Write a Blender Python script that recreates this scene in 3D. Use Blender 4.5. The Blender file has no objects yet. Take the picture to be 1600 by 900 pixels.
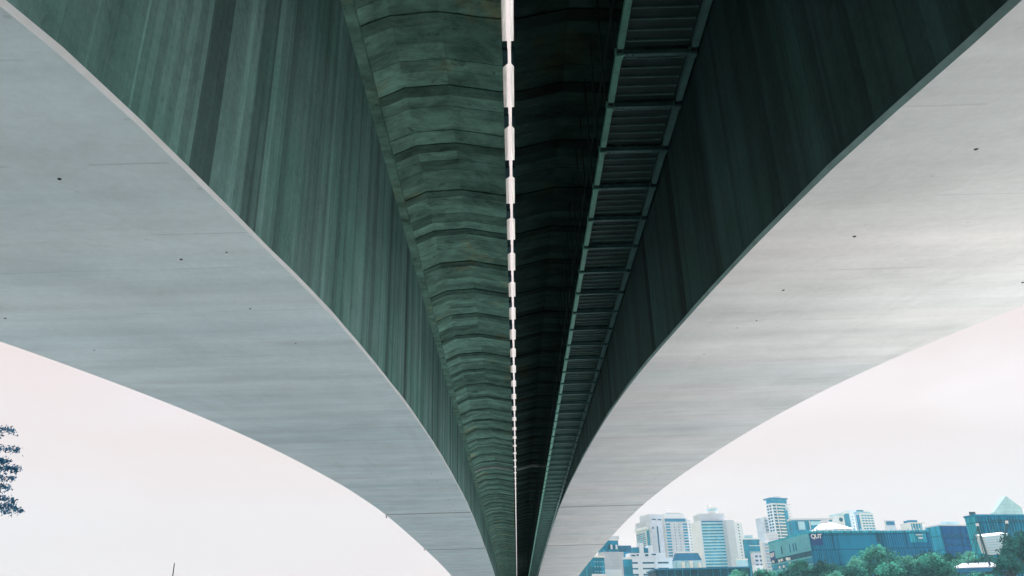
import bpy, bmesh, math, random
from mathutils import Vector, Matrix
S = bpy.context.scene
COL = S.collection
R = math.radians

# ------------------------------------------------------------------ camera
FPX = 1250.0
VPX, VPY, HSL = 809.0, 1000.0, 0.030          # vanishing point of the bridge axis, slope of the horizon
CAMZ = 1.6
_b = Vector((VPX - 800, -(VPY - 450), FPX)).normalized()
_h = Vector((1, HSL, 0))
_u = _h.cross(_b)
if _u.y < 0: _u = -_u
_u.normalize()
_x = _b.cross(_u)
if _x.x < 0: _x = -_x
_x.normalize()
CW = Matrix((_x, _b, _u))                      # camera (right, up, forward) -> world
def ray(px, py): return CW @ Vector((px - 800, -(py - 450), FPX))
def at_y(px, py, Y):
    r = ray(px, py); p = r * (Y / r.y); return Vector((p.x, p.y, p.z + CAMZ))
cam = bpy.data.cameras.new('camera'); camo = bpy.data.objects.new('camera', cam); COL.objects.link(camo)
cam.sensor_width = 36; cam.lens = FPX / 1600 * 36; cam.clip_start = 0.05; cam.clip_end = 20000
rm = Matrix((CW @ Vector((1, 0, 0)), CW @ Vector((0, 1, 0)), CW @ Vector((0, 0, -1)))).transposed()
camo.matrix_world = Matrix.Translation((0, 0, CAMZ)) @ rm.to_4x4()
S.camera = camo

# ------------------------------------------------------------------ helpers
class MB:
    def __init__(s): s.v = []; s.f = []; s.mi = []; s.t = []; s.cur = 0.5
    def face(s, pts, t=None, mi=0):
        n = len(s.v); s.v += [tuple(p) for p in pts]; s.f.append(list(range(n, n + len(pts))))
        s.t.append(s.cur if t is None else t); s.mi.append(mi)
    def box(s, x0, x1, y0, y1, z0, z1, mi=0, t=None):
        p = [(x, y, z) for z in (z0, z1) for y in (y0, y1) for x in (x0, x1)]
        for a in ((0, 2, 3, 1), (4, 5, 7, 6), (0, 1, 5, 4), (2, 6, 7, 3), (0, 4, 6, 2), (1, 3, 7, 5)):
            s.face([p[i] for i in a], t, mi)
    def prism(s, poly, z0, z1, mi=0):
        n = len(poly)
        s.face([(x, y, z0) for x, y in reversed(poly)], None, mi); s.face([(x, y, z1) for x, y in poly], None, mi)
        for i in range(n):
            a, b = poly[i], poly[(i + 1) % n]
            s.face([(a[0], a[1], z0), (b[0], b[1], z0), (b[0], b[1], z1), (a[0], a[1], z1)], None, mi)
    def hexa(s, lo, hi, mi=0):                 # two quads joined
        s.face(list(reversed(lo)), None, mi); s.face(hi, None, mi)
        for i in range(len(lo)):
            j = (i + 1) % len(lo); s.face([lo[i], lo[j], hi[j], hi[i]], None, mi)
    def tube(s, pts, rad, n=8, mi=0):
        pts = [Vector(p) for p in pts]
        rr = rad if isinstance(rad, (list, tuple)) else [rad] * len(pts)
        rings = []
        for i, p in enumerate(pts):
            d = (pts[min(i + 1, len(pts) - 1)] - pts[max(i - 1, 0)]).normalized()
            a = d.cross(Vector((0, 0, 1)) if abs(d.z) < .9 else Vector((1, 0, 0))).normalized(); b = d.cross(a)
            rings.append([p + (a * math.cos(k * 2 * math.pi / n) + b * math.sin(k * 2 * math.pi / n)) * rr[i] for k in range(n)])
        for i in range(len(pts) - 1):
            for k in range(n):
                s.face([rings[i][k], rings[i][(k + 1) % n], rings[i + 1][(k + 1) % n], rings[i + 1][k]], None, mi)
        s.face(rings[0], None, mi); s.face(list(reversed(rings[-1])), None, mi)
    def build(s, name, mat, parent=None, smooth=False, weld=False):
        me = bpy.data.meshes.new(name); me.from_pydata(s.v, [], s.f)
        mats = mat if isinstance(mat, (list, tuple)) else [mat]
        for m in mats: me.materials.append(m)
        me.polygons.foreach_set('material_index', s.mi)
        at = me.attributes.new('tint', 'FLOAT', 'FACE'); at.data.foreach_set('value', s.t)
        if weld or smooth:
            bm = bmesh.new(); bm.from_mesh(me); bmesh.ops.remove_doubles(bm, verts=bm.verts, dist=1e-4)
            bmesh.ops.recalc_face_normals(bm, faces=bm.faces)
            bm.to_mesh(me); bm.free()
        if smooth: me.polygons.foreach_set('use_smooth', [True] * len(me.polygons))
        me.update()
        o = bpy.data.objects.new(name, me); COL.objects.link(o)
        if parent: o.parent = parent
        return o
def tag(o, label=None, cat=None, group=None, kind=None):
    if label: o['label'] = label
    if cat: o['category'] = cat
    if group: o['group'] = group
    if kind: o['kind'] = kind
    return o
def empty(name, loc, rz, label, cat, group=None):
    o = bpy.data.objects.new(name, None); COL.objects.link(o); o.location = loc; o.rotation_euler = (0, 0, rz)
    o.empty_display_size = .5
    return tag(o, label, cat, group)
def copy_tree(o, parent=None):
    c = o.copy(); COL.objects.link(c)
    if parent: c.parent = parent
    for ch in list(o.children): copy_tree(ch, c)
    return c

# ------------------------------------------------------------------ materials
class NT:
    def __init__(s, name):
        s.m = bpy.data.materials.new(name); s.m.use_nodes = True; s.t = s.m.node_tree
        s.b = s.t.nodes['Principled BSDF']; s.pos = None
    def n(s, typ, **kw):
        q = s.t.nodes.new(typ)
        for k, v in kw.items(): setattr(q, k, v)
        return q
    def l(s, a, b): s.t.links.new(a, b)
    def val(s, sock, v):
        if hasattr(v, 'is_output'): s.l(v, sock)
        else: sock.default_value = v
    def position(s):
        if not s.pos: s.pos = s.n('ShaderNodeNewGeometry').outputs['Position']
        return s.pos
    def obj(s): return s.n('ShaderNodeTexCoord').outputs['Object']
    def scale(s, vec, sc, loc=(0, 0, 0)):
        q = s.n('ShaderNodeMapping'); s.l(vec, q.inputs['Vector']); q.inputs['Scale'].default_value = sc; q.inputs['Location'].default_value = loc
        return q.outputs[0]
    def noise(s, vec, sc=1, det=4, rough=.55, dist=0):
        q = s.n('ShaderNodeTexNoise'); s.l(vec, q.inputs['Vector']); q.inputs['Scale'].default_value = sc
        q.inputs['Detail'].default_value = det; q.inputs['Roughness'].default_value = rough; q.inputs['Distortion'].default_value = dist
        return q.outputs['Fac']
    def ramp(s, f, a, b, x0=0., x1=1.):
        q = s.n('ShaderNodeMapRange', clamp=True); s.l(f, q.inputs[0])
        q.inputs[1].default_value = a; q.inputs[2].default_value = b; q.inputs[3].default_value = x0; q.inputs[4].default_value = x1
        return q.outputs[0]
    def math(s, op, a, b=0.0):
        q = s.n('ShaderNodeMath', operation=op); s.val(q.inputs[0], a); s.val(q.inputs[1], b); return q.outputs[0]
    def mix(s, f, a, b, blend='MIX'):
        q = s.n('ShaderNodeMix', data_type='RGBA', blend_type=blend)
        s.val(q.inputs[0], f)
        for sock, v in ((q.inputs[6], a), (q.inputs[7], b)):
            if hasattr(v, 'is_output'): s.l(v, sock)
            else: sock.default_value = (*v, 1) if len(v) == 3 else v
        return q.outputs[2]
    def mul(s, colr, f):                        # colour times a scalar
        q = s.n('ShaderNodeVectorMath', operation='SCALE'); s.l(colr, q.inputs[0]); s.val(q.inputs['Scale'], f); return q.outputs[0]
    def sep(s, v):
        q = s.n('ShaderNodeSeparateXYZ'); s.l(v, q.inputs[0]); return q.outputs
    def rgb(s, c):
        q = s.n('ShaderNodeRGB'); q.outputs[0].default_value = (*c, 1); return q.outputs[0]
    def attr(s, name):
        q = s.n('ShaderNodeAttribute'); q.attribute_name = name; return q.outputs['Fac']
    def white1(s, w):
        q = s.n('ShaderNodeTexWhiteNoise', noise_dimensions='1D'); s.l(w, q.inputs['W']); return q.outputs['Value']
    def vor1(s, w, rnd=1.0):                    # random colour per irregular 1-D cell
        q = s.n('ShaderNodeTexVoronoi', voronoi_dimensions='1D'); s.l(w, q.inputs['W']); q.inputs['Scale'].default_value = 1
        q.inputs['Randomness'].default_value = rnd
        return q.outputs['Color'], q.outputs['Distance']
    def bump(s, h, strength=.3, dist=.02):
        q = s.n('ShaderNodeBump'); s.l(h, q.inputs['Height']); q.inputs['Strength'].default_value = strength; q.inputs['Distance'].default_value = dist
        s.l(q.outputs[0], s.b.inputs['Normal'])
    def done(s, colr, rough=.85, spec=.25, metal=0):
        s.val(s.b.inputs['Base Color'], colr if hasattr(colr, 'is_output') else (*colr, 1))
        s.val(s.b.inputs['Roughness'], rough); s.b.inputs['Specular IOR Level'].default_value = spec; s.b.inputs['Metallic'].default_value = metal
        return s.m

def mat_soffit(name, base, seed, joints):
    k = NT(name); p = k.position(); x, y, z = k.sep(p)
    st = k.noise(k.scale(p, (.10, 1.1, .3), (seed, seed, 0)), 1, 5, .6)         # transverse formwork streaks
    st2 = k.noise(k.scale(p, (.05, .28, .1), (seed * 2, 0, seed)), 1, 3, .5)
    mot = k.noise(k.scale(p, (1, 1, 1), (0, seed, 0)), .55, 6, .65)
    fine = k.noise(p, 9, 5, .7)
    run = k.noise(k.scale(p, (1.2, .12, .5), (seed, 3, 0)), 1, 4, .6)            # lengthwise water marks
    f = k.math('ADD', k.ramp(st, .3, .7, .88, 1.07), k.ramp(st2, .3, .7, -.05, .05))
    f = k.math('MULTIPLY', f, k.ramp(mot, .3, .7, .90, 1.08))
    f = k.math('MULTIPLY', f, k.ramp(fine, .3, .7, .95, 1.05))
    f = k.math('MULTIPLY', f, k.ramp(run, .60, .78, 1.0, .90))
    colr = k.mix(k.ramp(st2, .35, .65), tuple(c * m for c, m in zip(base, (.965, 1.0, 1.01))), tuple(c * m for c, m in zip(base, (1.02, .995, .99))))
    for (yj, wd, dark) in joints:                                                # segment joints
        wob = k.math('MULTIPLY', k.math('SUBTRACT', k.noise(p, 1.3, 2), .5), .05)
        d = k.math('ABSOLUTE', k.math('SUBTRACT', k.math('ADD', y, wob), yj))
        br = k.ramp(k.noise(k.scale(p, (.5, .02, 0), (yj, 0, 0)), 1, 2), .42, .5) if dark > .5 else 0.0
        line = k.ramp(d, wd * .5, wd, dark, 1)
        f = k.math('MULTIPLY', f, k.math('MAXIMUM', line, br))
    gx = k.math('SUBTRACT', k.math('FRACT', k.math('DIVIDE', x, 1.21)), .5); gy = k.math('SUBTRACT', k.math('FRACT', k.math('DIVIDE', y, 1.52)), .5)
    dd = k.math('SQRT', k.math('ADD', k.math('POWER', k.math('MULTIPLY', gx, 1.21), 2), k.math('POWER', k.math('MULTIPLY', gy, 1.52), 2)))
    f = k.math('MULTIPLY', f, k.ramp(dd, .018, .03, .86, 1))
    patch = k.noise(k.scale(p, (.5, .5, .5), (seed * 4, seed, 0)), 1, 2, .4)
    f = k.math('MULTIPLY', f, k.ramp(patch, .60, .61, 1.0, .965))
    c = k.mul(colr, f)
    k.bump(k.math('ADD', fine, k.math('MULTIPLY', st, 2)), .25, .02)
    return k.done(c, .8, .2)
def mat_web(name, base, seed, dark=.40):
    k = NT(name); p = k.position(); x, y, z = k.sep(p)
    wob = k.math('MULTIPLY', k.math('SUBTRACT', k.noise(k.scale(p, (0, .6, .5)), 1, 3), .5), .05)
    yy = k.math('ADD', y, wob)
    c1, d1 = k.vor1(k.math('ADD', k.math('MULTIPLY', yy, 1.9), seed))
    c2, d2 = k.vor1(k.math('ADD', k.math('MULTIPLY', yy, 6.5), seed * 3))
    s1 = k.sep(c1)[0]; s2 = k.sep(c2)[1]
    streak = k.noise(k.scale(p, (1, 11, .3), (0, seed, 0)), 1, 5, .7)
    mot = k.noise(k.scale(p, (1, 1, .6), (0, seed, 0)), .8, 6, .68)
    fine = k.noise(p, 14, 5, .7)
    f = k.ramp(s1, 0, 1, .74, 1.25)
    f = k.math('MULTIPLY', f, k.ramp(s1, .84, .845, 1.0, dark))                  # a few boards much darker
    f = k.math('MULTIPLY', f, k.ramp(s2, 0, 1, .74, 1.2))
    f = k.math('MULTIPLY', f, k.ramp(streak, .3, .7, .90, 1.07))
    blot = k.noise(k.scale(p, (1, 1.5, .9), (0, seed * 2, 3)), 1.7, 7, .72, .6)
    f = k.math('MULTIPLY', f, k.ramp(mot, .3, .7, .80, 1.18))
    f = k.math('MULTIPLY', f, k.ramp(blot, .56, .72, 1.0, .66))
    f = k.math('MULTIPLY', f, k.ramp(fine, .3, .7, .86, 1.14))
    drip = k.noise(k.scale(p, (1, 5, .12), (0, seed * 5, 0)), 1, 3, .6)
    f = k.math('MULTIPLY', f, k.ramp(drip, .60, .70, 1.0, .72))
    f = k.math('MULTIPLY', f, k.ramp(d2, 0.0, .03, .8, 1))                     # board seams
    alg = k.math('MULTIPLY', .6, k.ramp(k.noise(k.scale(p, (1, .35, .5), (seed, 0, 0)), 1, 4, .6), .42, .62))
    colr = k.mix(alg, base, (base[0] * .72, base[1] * .92, base[2] * .8))
    k.bump(k.math('ADD', streak, fine), .35, .03)
    return k.done(k.mul(colr, f), .88, .15)
def mat_boards(name, base, seed):
    k = NT(name); p = k.position()
    t = k.attr('tint')
    mot = k.noise(k.scale(p, (1, 1.6, 1), (seed, 0, 0)), 1.3, 6, .7, .4)
    gr = k.noise(k.scale(p, (.6, 9, 1), (0, seed, 0)), 1, 5, .65)
    sp = k.noise(p, 3.2, 6, .75, .5)
    f = k.ramp(t, 0, 1, .50, 1.45)
    f = k.math('MULTIPLY', f, k.ramp(mot, .28, .72, .42, 1.55))
    f = k.math('MULTIPLY', f, k.ramp(gr, .3, .7, .90, 1.08))
    f = k.math('MULTIPLY', f, k.ramp(sp, .58, .68, 1, .5))
    rust = k.ramp(k.noise(k.scale(p, (1, .8, 1), (seed, 5, 0)), .6, 4, .6), .6, .72)
    colr = k.mix(rust, base, (base[0] * 1.6, base[1] * .95, base[2] * .7))
    k.bump(k.math('ADD', mot, gr), .5, .03)
    return k.done(k.mul(colr, f), .9, .12)
def mat_plain(name, base, rough=.7, spec=.3, metal=0, var=.12, sc=1.5, grain=6):
    k = NT(name); p = k.position()
    a = k.noise(p, sc, 5, .6); b = k.noise(p, sc * grain, 4, .6)
    f = k.math('MULTIPLY', k.ramp(a, .3, .7, 1 - var, 1 + var), k.ramp(b, .3, .7, 1 - var * .6, 1 + var * .6))
    return k.done(k.mul(k.rgb(base), f), rough, spec, metal)
def mat_facade(name, base, fh=3.4, pw=1.5, seam=.8, var=.15, rough=.6, spec=.3, ribs=0):
    """painted / glazed cladding: storey seams, panel to panel tone, optional vertical ribs (object space)"""
    k = NT(name); p = k.obj(); x, y, z = k.sep(p)
    h = k.math('ADD', x, y)
    fz = k.math('FRACT', k.math('DIVIDE', z, fh)); fx = k.math('FRACT', k.math('DIVIDE', h, pw))
    ix = k.math('FLOOR', k.math('DIVIDE', h, pw)); iz = k.math('FLOOR', k.math('DIVIDE', z, fh))
    r = k.white1(k.math('ADD', k.math('MULTIPLY', ix, 7.31), k.math('MULTIPLY', iz, 53.7)))
    f = k.ramp(r, 0, 1, 1 - var, 1 + var)
    f = k.math('MULTIPLY', f, k.ramp(fz, .07, .09, seam, 1)); f = k.math('MULTIPLY', f, k.ramp(fx, .05, .07, (1 + seam) / 2, 1))
    f = k.math('MULTIPLY', f, k.ramp(k.noise(p, .12, 4), .3, .7, .86, 1.12))
    if 'glass' in name: f = k.math('MULTIPLY', f, k.ramp(k.n('ShaderNodeObjectInfo').outputs['Random'], 0, 1, .65, 1.35))
    if ribs:
        w = k.noise(k.scale(p, (ribs, ribs, .05)), 1, 2, .5)
        f = k.math('MULTIPLY', f, k.ramp(w, .4, .6, .55, 1.35))
    return k.done(k.mul(k.rgb(base), f), rough, spec)
def mat_leaf(name, base, var=.65):
    k = NT(name); t = k.attr('tint'); inf = k.n('ShaderNodeObjectInfo').outputs['Random']
    a = k.mix(t, tuple(c * (1 - var) for c in base), tuple(c * (1 + var) for c in base))
    a = k.mul(a, k.ramp(inf, 0, 1, .8, 1.2))
    m = k.done(a, .85, .04)
    tr = k.n('ShaderNodeBsdfTranslucent'); k.l(a, tr.inputs[0]); ms = k.n('ShaderNodeMixShader'); ms.inputs[0].default_value = .25
    k.l(k.b.outputs[0], ms.inputs[1]); k.l(tr.outputs[0], ms.inputs[2]); k.l(ms.outputs[0], k.t.nodes['Material Output'].inputs[0])
    return m

M = {}
JL = [(4.35, .02, .9), (6.2, .02, .82), (8.2, .02, .85), (9.6, .02, .87), (12.0, .03, .88), (15.5, .04, .9), (20, .05, .9), (27, .06, .9), (56.6, .22, .25), (83.0, .3, .3)]
JR = [(5.2, .02, .88), (7.4, .02, .86), (10.3, .03, .87), (13.5, .03, .87), (18, .04, .88), (25, .06, .88), (56.5, .22, .3), (83.0, .3, .35)]
M['soffit_left'] = mat_soffit('left_soffit_concrete', (.65, .76, .785), 1.7, JL)
M['soffit_right'] = mat_soffit('right_soffit_concrete', (.555, .545, .535), 8.3, JR)
M['web_left'] = mat_web('left_web_concrete', (.145, .255, .24), 3.1)  # teal shadow tint is in this base colour; algae streaks vary it
M['web_right'] = mat_web('right_web_concrete', (.026, .056, .053), 12.7)  # web turned from the light: its shade is in this far darker concrete
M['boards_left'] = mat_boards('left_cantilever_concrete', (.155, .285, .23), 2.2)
M['boards_right'] = mat_boards('right_cantilever_concrete', (.022, .050, .042), 6.6)  # darker copy of the left cantilever, shade put into the colour
M['edge_left'] = mat_plain('lit_edge_concrete', (.70, .70, .70), .85, .15, 0, .06, 1.2)  # chamfer facing the light: its brightness is put into the colour
M['edge_right'] = mat_plain('shaded_edge_concrete', (.16, .25, .235), .9, .15, 0, .2, 1.2)  # chamfer facing away from the light: its shade is painted dark green
M['deck'] = mat_plain('deck_concrete', (.34, .37, .36), .9, .15)
M['steel_green'] = mat_plain('green_painted_steel', (.12, .36, .27), .5, .4, 0, .25, 2)
M['steel_grey'] = mat_plain('grey_green_steel', (.085, .19, .18), .5, .4, 0, .25, 2)
M['hanger'] = mat_plain('dark_hanger_steel', (.02, .045, .042), .6, .3, 0, .2, 2)
M['grating'] = mat_plain('dark_ribbed_decking', (.022, .05, .045), .6, .3, 0, .25, 2)
M['grating_lip'] = mat_plain('worn_decking_rib', (.13, .25, .22), .5, .4, 0, .2, 3)
M['black_steel'] = mat_plain('gap_and_bolt_black', (.02, .03, .03), .6, .3)
M['drain'] = mat_plain('dark_drain_iron', (.02, .025, .025), .8, .2)
M['bracket'] = mat_plain('dark_teal_bracket_steel', (.03, .09, .11), .6, .3, 0, .3, 4)

k = NT('pale_translucent_screen'); p = k.position()
f = k.math('MULTIPLY', k.ramp(k.noise(p, 2.2, 4, .6), .3, .7, .72, 1.05), k.ramp(k.noise(p, 6, 3, .6), .66, .72, 1, .55))
c = k.mul(k.rgb((.74, .74, .73)), f); k.done(c, .6, .2)
tr = k.n('ShaderNodeBsdfTranslucent'); k.l(c, tr.inputs[0]); ms = k.n('ShaderNodeMixShader'); ms.inputs[0].default_value = .8
k.l(k.b.outputs[0], ms.inputs[1]); k.l(tr.outputs[0], ms.inputs[2]); k.l(ms.outputs[0], k.t.nodes['Material Output'].inputs[0])
M['screen'] = k.m

M['paving'] = mat_plain('pale_riverside_paving', (.62, .66, .67), .9, .1, 0, .08, .5)
M['earth'] = mat_plain('far_bank_earth', (.24, .25, .17), .95, .1, 0, .2, .03)
M['ground'] = mat_plain('plain_ground', (.30, .30, .26), .95, .1, 0, .15, .004)
k = NT('muddy_river_water'); p = k.position()
w = k.noise(k.scale(p, (.25, .6, 1)), 1, 4, .6); k.bump(w, .25, .3)
M['water'] = k.done(k.mul(k.rgb((.27, .31, .33)), k.ramp(k.noise(p, .02, 3), .3, .7, .9, 1.08)), .25, .35)

# ------------------------------------------------------------------ the setting: banks, river
def sheet(name, x0, x1, y0, y1, z0, z1, mat):
    m = MB(); m.box(x0, x1, y0, y1, z0, z1); return tag(m.build(name, mat), None, None, None, 'structure')
m = MB(); m.face([(-9000, -9000, -3), (9000, -9000, -3), (9000, 12000, -3), (-9000, 12000, -3)])
tag(m.build('ground', M['ground']), None, None, None, 'structure')
sheet('riverbank_path', -300, 300, -120, 17, -2.9, 0, M['paving'])
m = MB(); m.face([(-3500, 17, -1.6), (3500, 17, -1.6), (3500, 215, -1.6), (-3500, 215, -1.6)])
tag(m.build('river', M['water']), None, None, None, 'structure')
m = MB()
prof = [(215, -2.2), (222, 2.5), (245, 6), (290, 9), (420, 11), (700, 14), (1400, 14)]
xs = [-1500 + 100 * i for i in range(41)]
random.seed(3)
hz = [[z + (random.uniform(-.6, .6) if j else 0) for j, (y, z) in enumerate(prof)] for _ in xs]
for i in range(len(xs) - 1):
    for j in range(len(prof) - 1):
        m.face([(xs[i], prof[j][0], hz[i][j]), (xs[i + 1], prof[j][0], hz[i + 1][j]), (xs[i + 1], prof[j + 1][0], hz[i + 1][j + 1]), (xs[i], prof[j + 1][0], hz[i][j + 1])])
tag(m.build('far_bank_terrain', M['earth'], None, True), None, None, None, 'structure')

# ------------------------------------------------------------------ the twin bridges
TL = [(-60, 4.6), (-34, 3.0), (-14, 1.9), (-8, 2.1), (0, 2.85), (3.62, 3.52), (4.5, 3.76), (6.2, 4.07), (8.9, 4.52), (11.5, 4.94), (15.8, 5.5), (22.6, 6.23), (28, 6.70), (33.2, 7.07),
      (37.6, 7.33), (46, 7.76), (56, 8.12), (68, 8.3), (81, 8.4), (100, 8.45), (118, 8.3), (140, 7.7), (165, 6.3), (185, 4.2), (200, 2.3), (216, 2.3), (240, 5)]
TR = [(-60, 4.6), (-34, 3.0), (-14, 1.9), (-8, 2.1), (0, 2.75), (3.7, 3.43), (6.5, 4.03), (9.8, 4.6), (13, 5.08), (18.2, 5.80), (21.7, 6.21), (27, 6.72), (32.4, 7.13), (37.9, 7.48),
      (47, 7.95), (59, 8.34), (70, 8.48), (84, 8.45), (100, 8.4), (119, 8.15), (140, 7.6), (165, 6.3), (185, 4.2), (200, 2.3), (216, 2.3), (240, 5)]
def interp(T, y):                               # monotone cubic through the measured soffit points
    n = len(T)
    for i in range(n - 1):
        if y <= T[i + 1][0]: break
    def slope(j):
        if j <= 0 or j >= n - 1: return (T[min(j + 1, n - 1)][1] - T[max(j - 1, 0)][1]) / (T[min(j + 1, n - 1)][0] - T[max(j - 1, 0)][0])
        a = (T[j][1] - T[j - 1][1]) / (T[j][0] - T[j - 1][0]); b = (T[j + 1][1] - T[j][1]) / (T[j + 1][0] - T[j][0])
        return 0 if a * b <= 0 else 2 * a * b / (a + b)
    h = T[i + 1][0] - T[i][0]; t = (y - T[i][0]) / h
    return (T[i][1] * (2 * t**3 - 3 * t**2 + 1) + h * slope(i) * (t**3 - 2 * t**2 + t) + T[i + 1][1] * (-2 * t**3 + 3 * t**2) + h * slope(i + 1) * (t**3 - t**2))
H = 11.0                                        # underside of the deck at the web, above the camera
Z0 = CAMZ
Y0, Y1 = -55.0, 236.0
BAY, PH = 2.26, 12.15 + .05                     # formwork bays: pitch and where one dark band starts
def ystations():
    ys = []; y = Y0
    while y < Y1: ys.append(y); y += (6 if y < -14 else 1.15 if y < 30 else 2.3 if y < 120 else 6)
    return ys + [Y1]

def bridge(side, xi, xo, gap_x, T, label, soff, web, boards, rnd, edge):
    """side -1 = left, +1 = right;  xi inner web, xo outer web, gap_x the deck edge by the slot"""
    root = empty('box_girder_bridge', ((xi + xo) / 2, 100, 0), 0, label, 'bridge')
    O = Vector(root.location)
    rng = random.Random(rnd)
    def part(mb, name, mat, smooth=False, weld=False):
        mb.v = [(x - O.x, y - O.y, z - O.z) for x, y, z in mb.v]
        return mb.build(name, mat, root, smooth, weld)
    inw = 1 if side < 0 else -1                 # towards the slot
    ys = ystations(); zs = [interp(T, y) + Z0 for y in ys]
    # tiny casting irregularities along the edge
    ed = [rng.uniform(-.012, .012) for _ in ys]
    ch = .038
    flare = .52 if side < 0 else 0.0
    xof = lambda y_: xo - inw * flare * min(1, max(0, 1 - (y_ - 8) / 34))
    m = MB()
    for i in range(len(ys) - 1):
        a, b = ys[i], ys[i + 1]; za, zb = zs[i], zs[i + 1]; ea, eb = ed[i], ed[i + 1]
        xa_, xb_ = xof(a), xof(b)
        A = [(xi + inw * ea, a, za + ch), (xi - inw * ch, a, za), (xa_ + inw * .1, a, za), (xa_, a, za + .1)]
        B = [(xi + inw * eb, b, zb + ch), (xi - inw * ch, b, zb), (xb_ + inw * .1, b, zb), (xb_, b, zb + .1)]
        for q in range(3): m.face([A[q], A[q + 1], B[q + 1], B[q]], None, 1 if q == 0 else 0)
        m.face([(xi + inw * ea, a, za + ch), (xi + inw * eb, b, zb + ch), (xi - inw * .3, b, zb + ch + .25), (xi - inw * .3, a, za + ch + .25)])
        m.face([(xa_, a, za + .1), (xa_ + inw * .3, a, za + .35), (xb_ + inw * .3, b, zb + .35), (xb_, b, zb + .1)])
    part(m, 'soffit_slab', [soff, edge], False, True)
    for nm, xw, c, mt in (('inner_web', xi, ch, web), ('outer_web', xo, .1, M['deck'])):
        m = MB(); d = .3 * (-inw if xw == xi else inw)
        for i in range(len(ys) - 1):
            a, b = ys[i], ys[i + 1]; top = H + Z0 - .02
            ea, eb = (ed[i], ed[i + 1]) if xw == xi else (0, 0)
            wa, wb = (xw, xw) if xw == xi else (xof(a), xof(b))
            m.face([(wa + inw * ea, a, zs[i] + c), (wb + inw * eb, b, zs[i + 1] + c), (wb, b, top), (wa, a, top)])
            m.face([(xw + d, a, zs[i] + c), (xw + d, b, zs[i + 1] + c), (xw + d, b, top), (xw + d, a, top)])
        for yy, zz in ((Y0, zs[0]), (Y1, zs[-1])):
            m.face([(xw, yy, zz + c), (xw + d, yy, zz + c), (xw + d, yy, H + Z0 - .02), (xw, yy, H + Z0 - .02)])
        part(m, nm, mt, False, True)
    # deck slab with the outer cantilever
    m = MB(); xe = xo - inw * 1.3
    xa, xb = sorted((xe, gap_x + inw * 0))
    m.box(xa, xb, Y0, Y1, H + Z0 + .52, H + Z0 + .85)
    xa, xb = sorted((xe, xi + inw * .0)); m.box(xa, xb, Y0, Y1, H + Z0 - .02, H + Z0 + .517)
    part(m, 'deck_slab', M['deck'])
    # ledge under the cantilever root
    m = MB(); xa, xb = sorted((xi, xi + inw * .22)); m.box(xa, xb, Y0, Y1, H + Z0 - .10, H + Z0 + .30); part(m, 'web_ledge', boards)
    # cantilever underside: boarded, with a dark band every bay
    W = abs(gap_x - xi)
    fold = [(.22, .04), (.78, .30), (1.75, .36), (W - .10, .13), (W, .13)]
    def zf(d):
        for (d0, z0), (d1, z1) in zip(fold, fold[1:]):
            if d <= d1 + 1e-9: return z0 + (z1 - z0) * (d - d0) / (d1 - d0)
        return fold[-1][1]
    ds = sorted(set([.22, .5, .78, 1.1, 1.42, 1.75, 2.1, 2.45, W - .10, W]))
    m = MB(); y = PH - BAY * 12; jl = [0] * len(ds)
    while y < Y1 - BAY:
        cuts = [0, .34]; nb = 4; rest = BAY - .34
        ww = [rng.uniform(.7, 1.3) for _ in range(nb)]; sw = sum(ww)
        for w_ in ww: cuts.append(cuts[-1] + rest * w_ / sw)
        for b in range(len(cuts) - 1):
            a0, a1 = y + cuts[b], y + cuts[b + 1]
            band = b == 0
            dz0 = -.032 if band else rng.uniform(-.008, .008)
            dz1 = -.032 if band else dz0 + rng.uniform(-.003, .007)
            base_t = rng.uniform(.02, .22) if band else rng.uniform(.3, 1)
            j1 = [rng.uniform(-.014, .014) for _ in ds]; j0 = jl; jl = j1
            P0 = [(xi + inw * d, a0 + j, H + Z0 + zf(d) + dz0) for d, j in zip(ds, j0)]
            P1 = [(xi + inw * d, a1 - .005 + j, H + Z0 + zf(d) + dz1) for d, j in zip(ds, j1)]
            tseg = [0, 0, 1, 1, 1, 2, 2, 2, 2]
            tf = [base_t + rng.uniform(-.24, .24) for _ in range(3)]
            for q in range(len(ds) - 1):
                t = min(1, max(0, tf[tseg[q]]))
                m.face([P0[q], P0[q + 1], P1[q + 1], P1[q]], t)
                up = lambda v: (v[0], v[1], v[2] + .06)
                m.face([P0[q], up(P0[q]), up(P0[q + 1]), P0[q + 1]], t * .5); m.face([P1[q], P1[q + 1], up(P1[q + 1]), up(P1[q])], t * .5)
        y += BAY
    # edge face along the slot
    m.face([(gap_x, Y0, H + Z0 + .12), (gap_x, Y1, H + Z0 + .12), (gap_x, Y1, H + Z0 + .518), (gap_x, Y0, H + Z0 + .518)], .8)
    part(m, 'cantilever_underside', boards)
    m = MB(); d2 = [.22, .78, 1.75, W - .1, W]
    for (d0, d1) in zip(d2, d2[1:]):
        q0, q1 = xi + inw * d0, xi + inw * d1; z0_, z1_ = H + Z0 + zf(d0) - .10, H + Z0 + zf(d1) - .10
        lo = [(q0, 56.9, z0_), (q1, 56.9, z1_), (q1, 57.35, z1_), (q0, 57.35, z0_)]
        if side > 0: lo.reverse()
        m.hexa(lo, [(a_, b_, c_ + .25) for a_, b_, c_ in lo])
    part(m, 'expansion_joint', M['deck'], False, True)
    # outer parapet
    m = MB(); xa, xb = sorted((xe, xe + inw * .25)); m.box(xa, xb, Y0, Y1, H + Z0 + .853, H + Z0 + 1.9); part(m, 'parapet', M['deck'])
    # brackets along the slot, one pair of corbels per bay, and a pale screen panel over each opening
    slot = .165 - inw * .035
    n = 0
    y = PH + .62
    proto = None; pan = None
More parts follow.
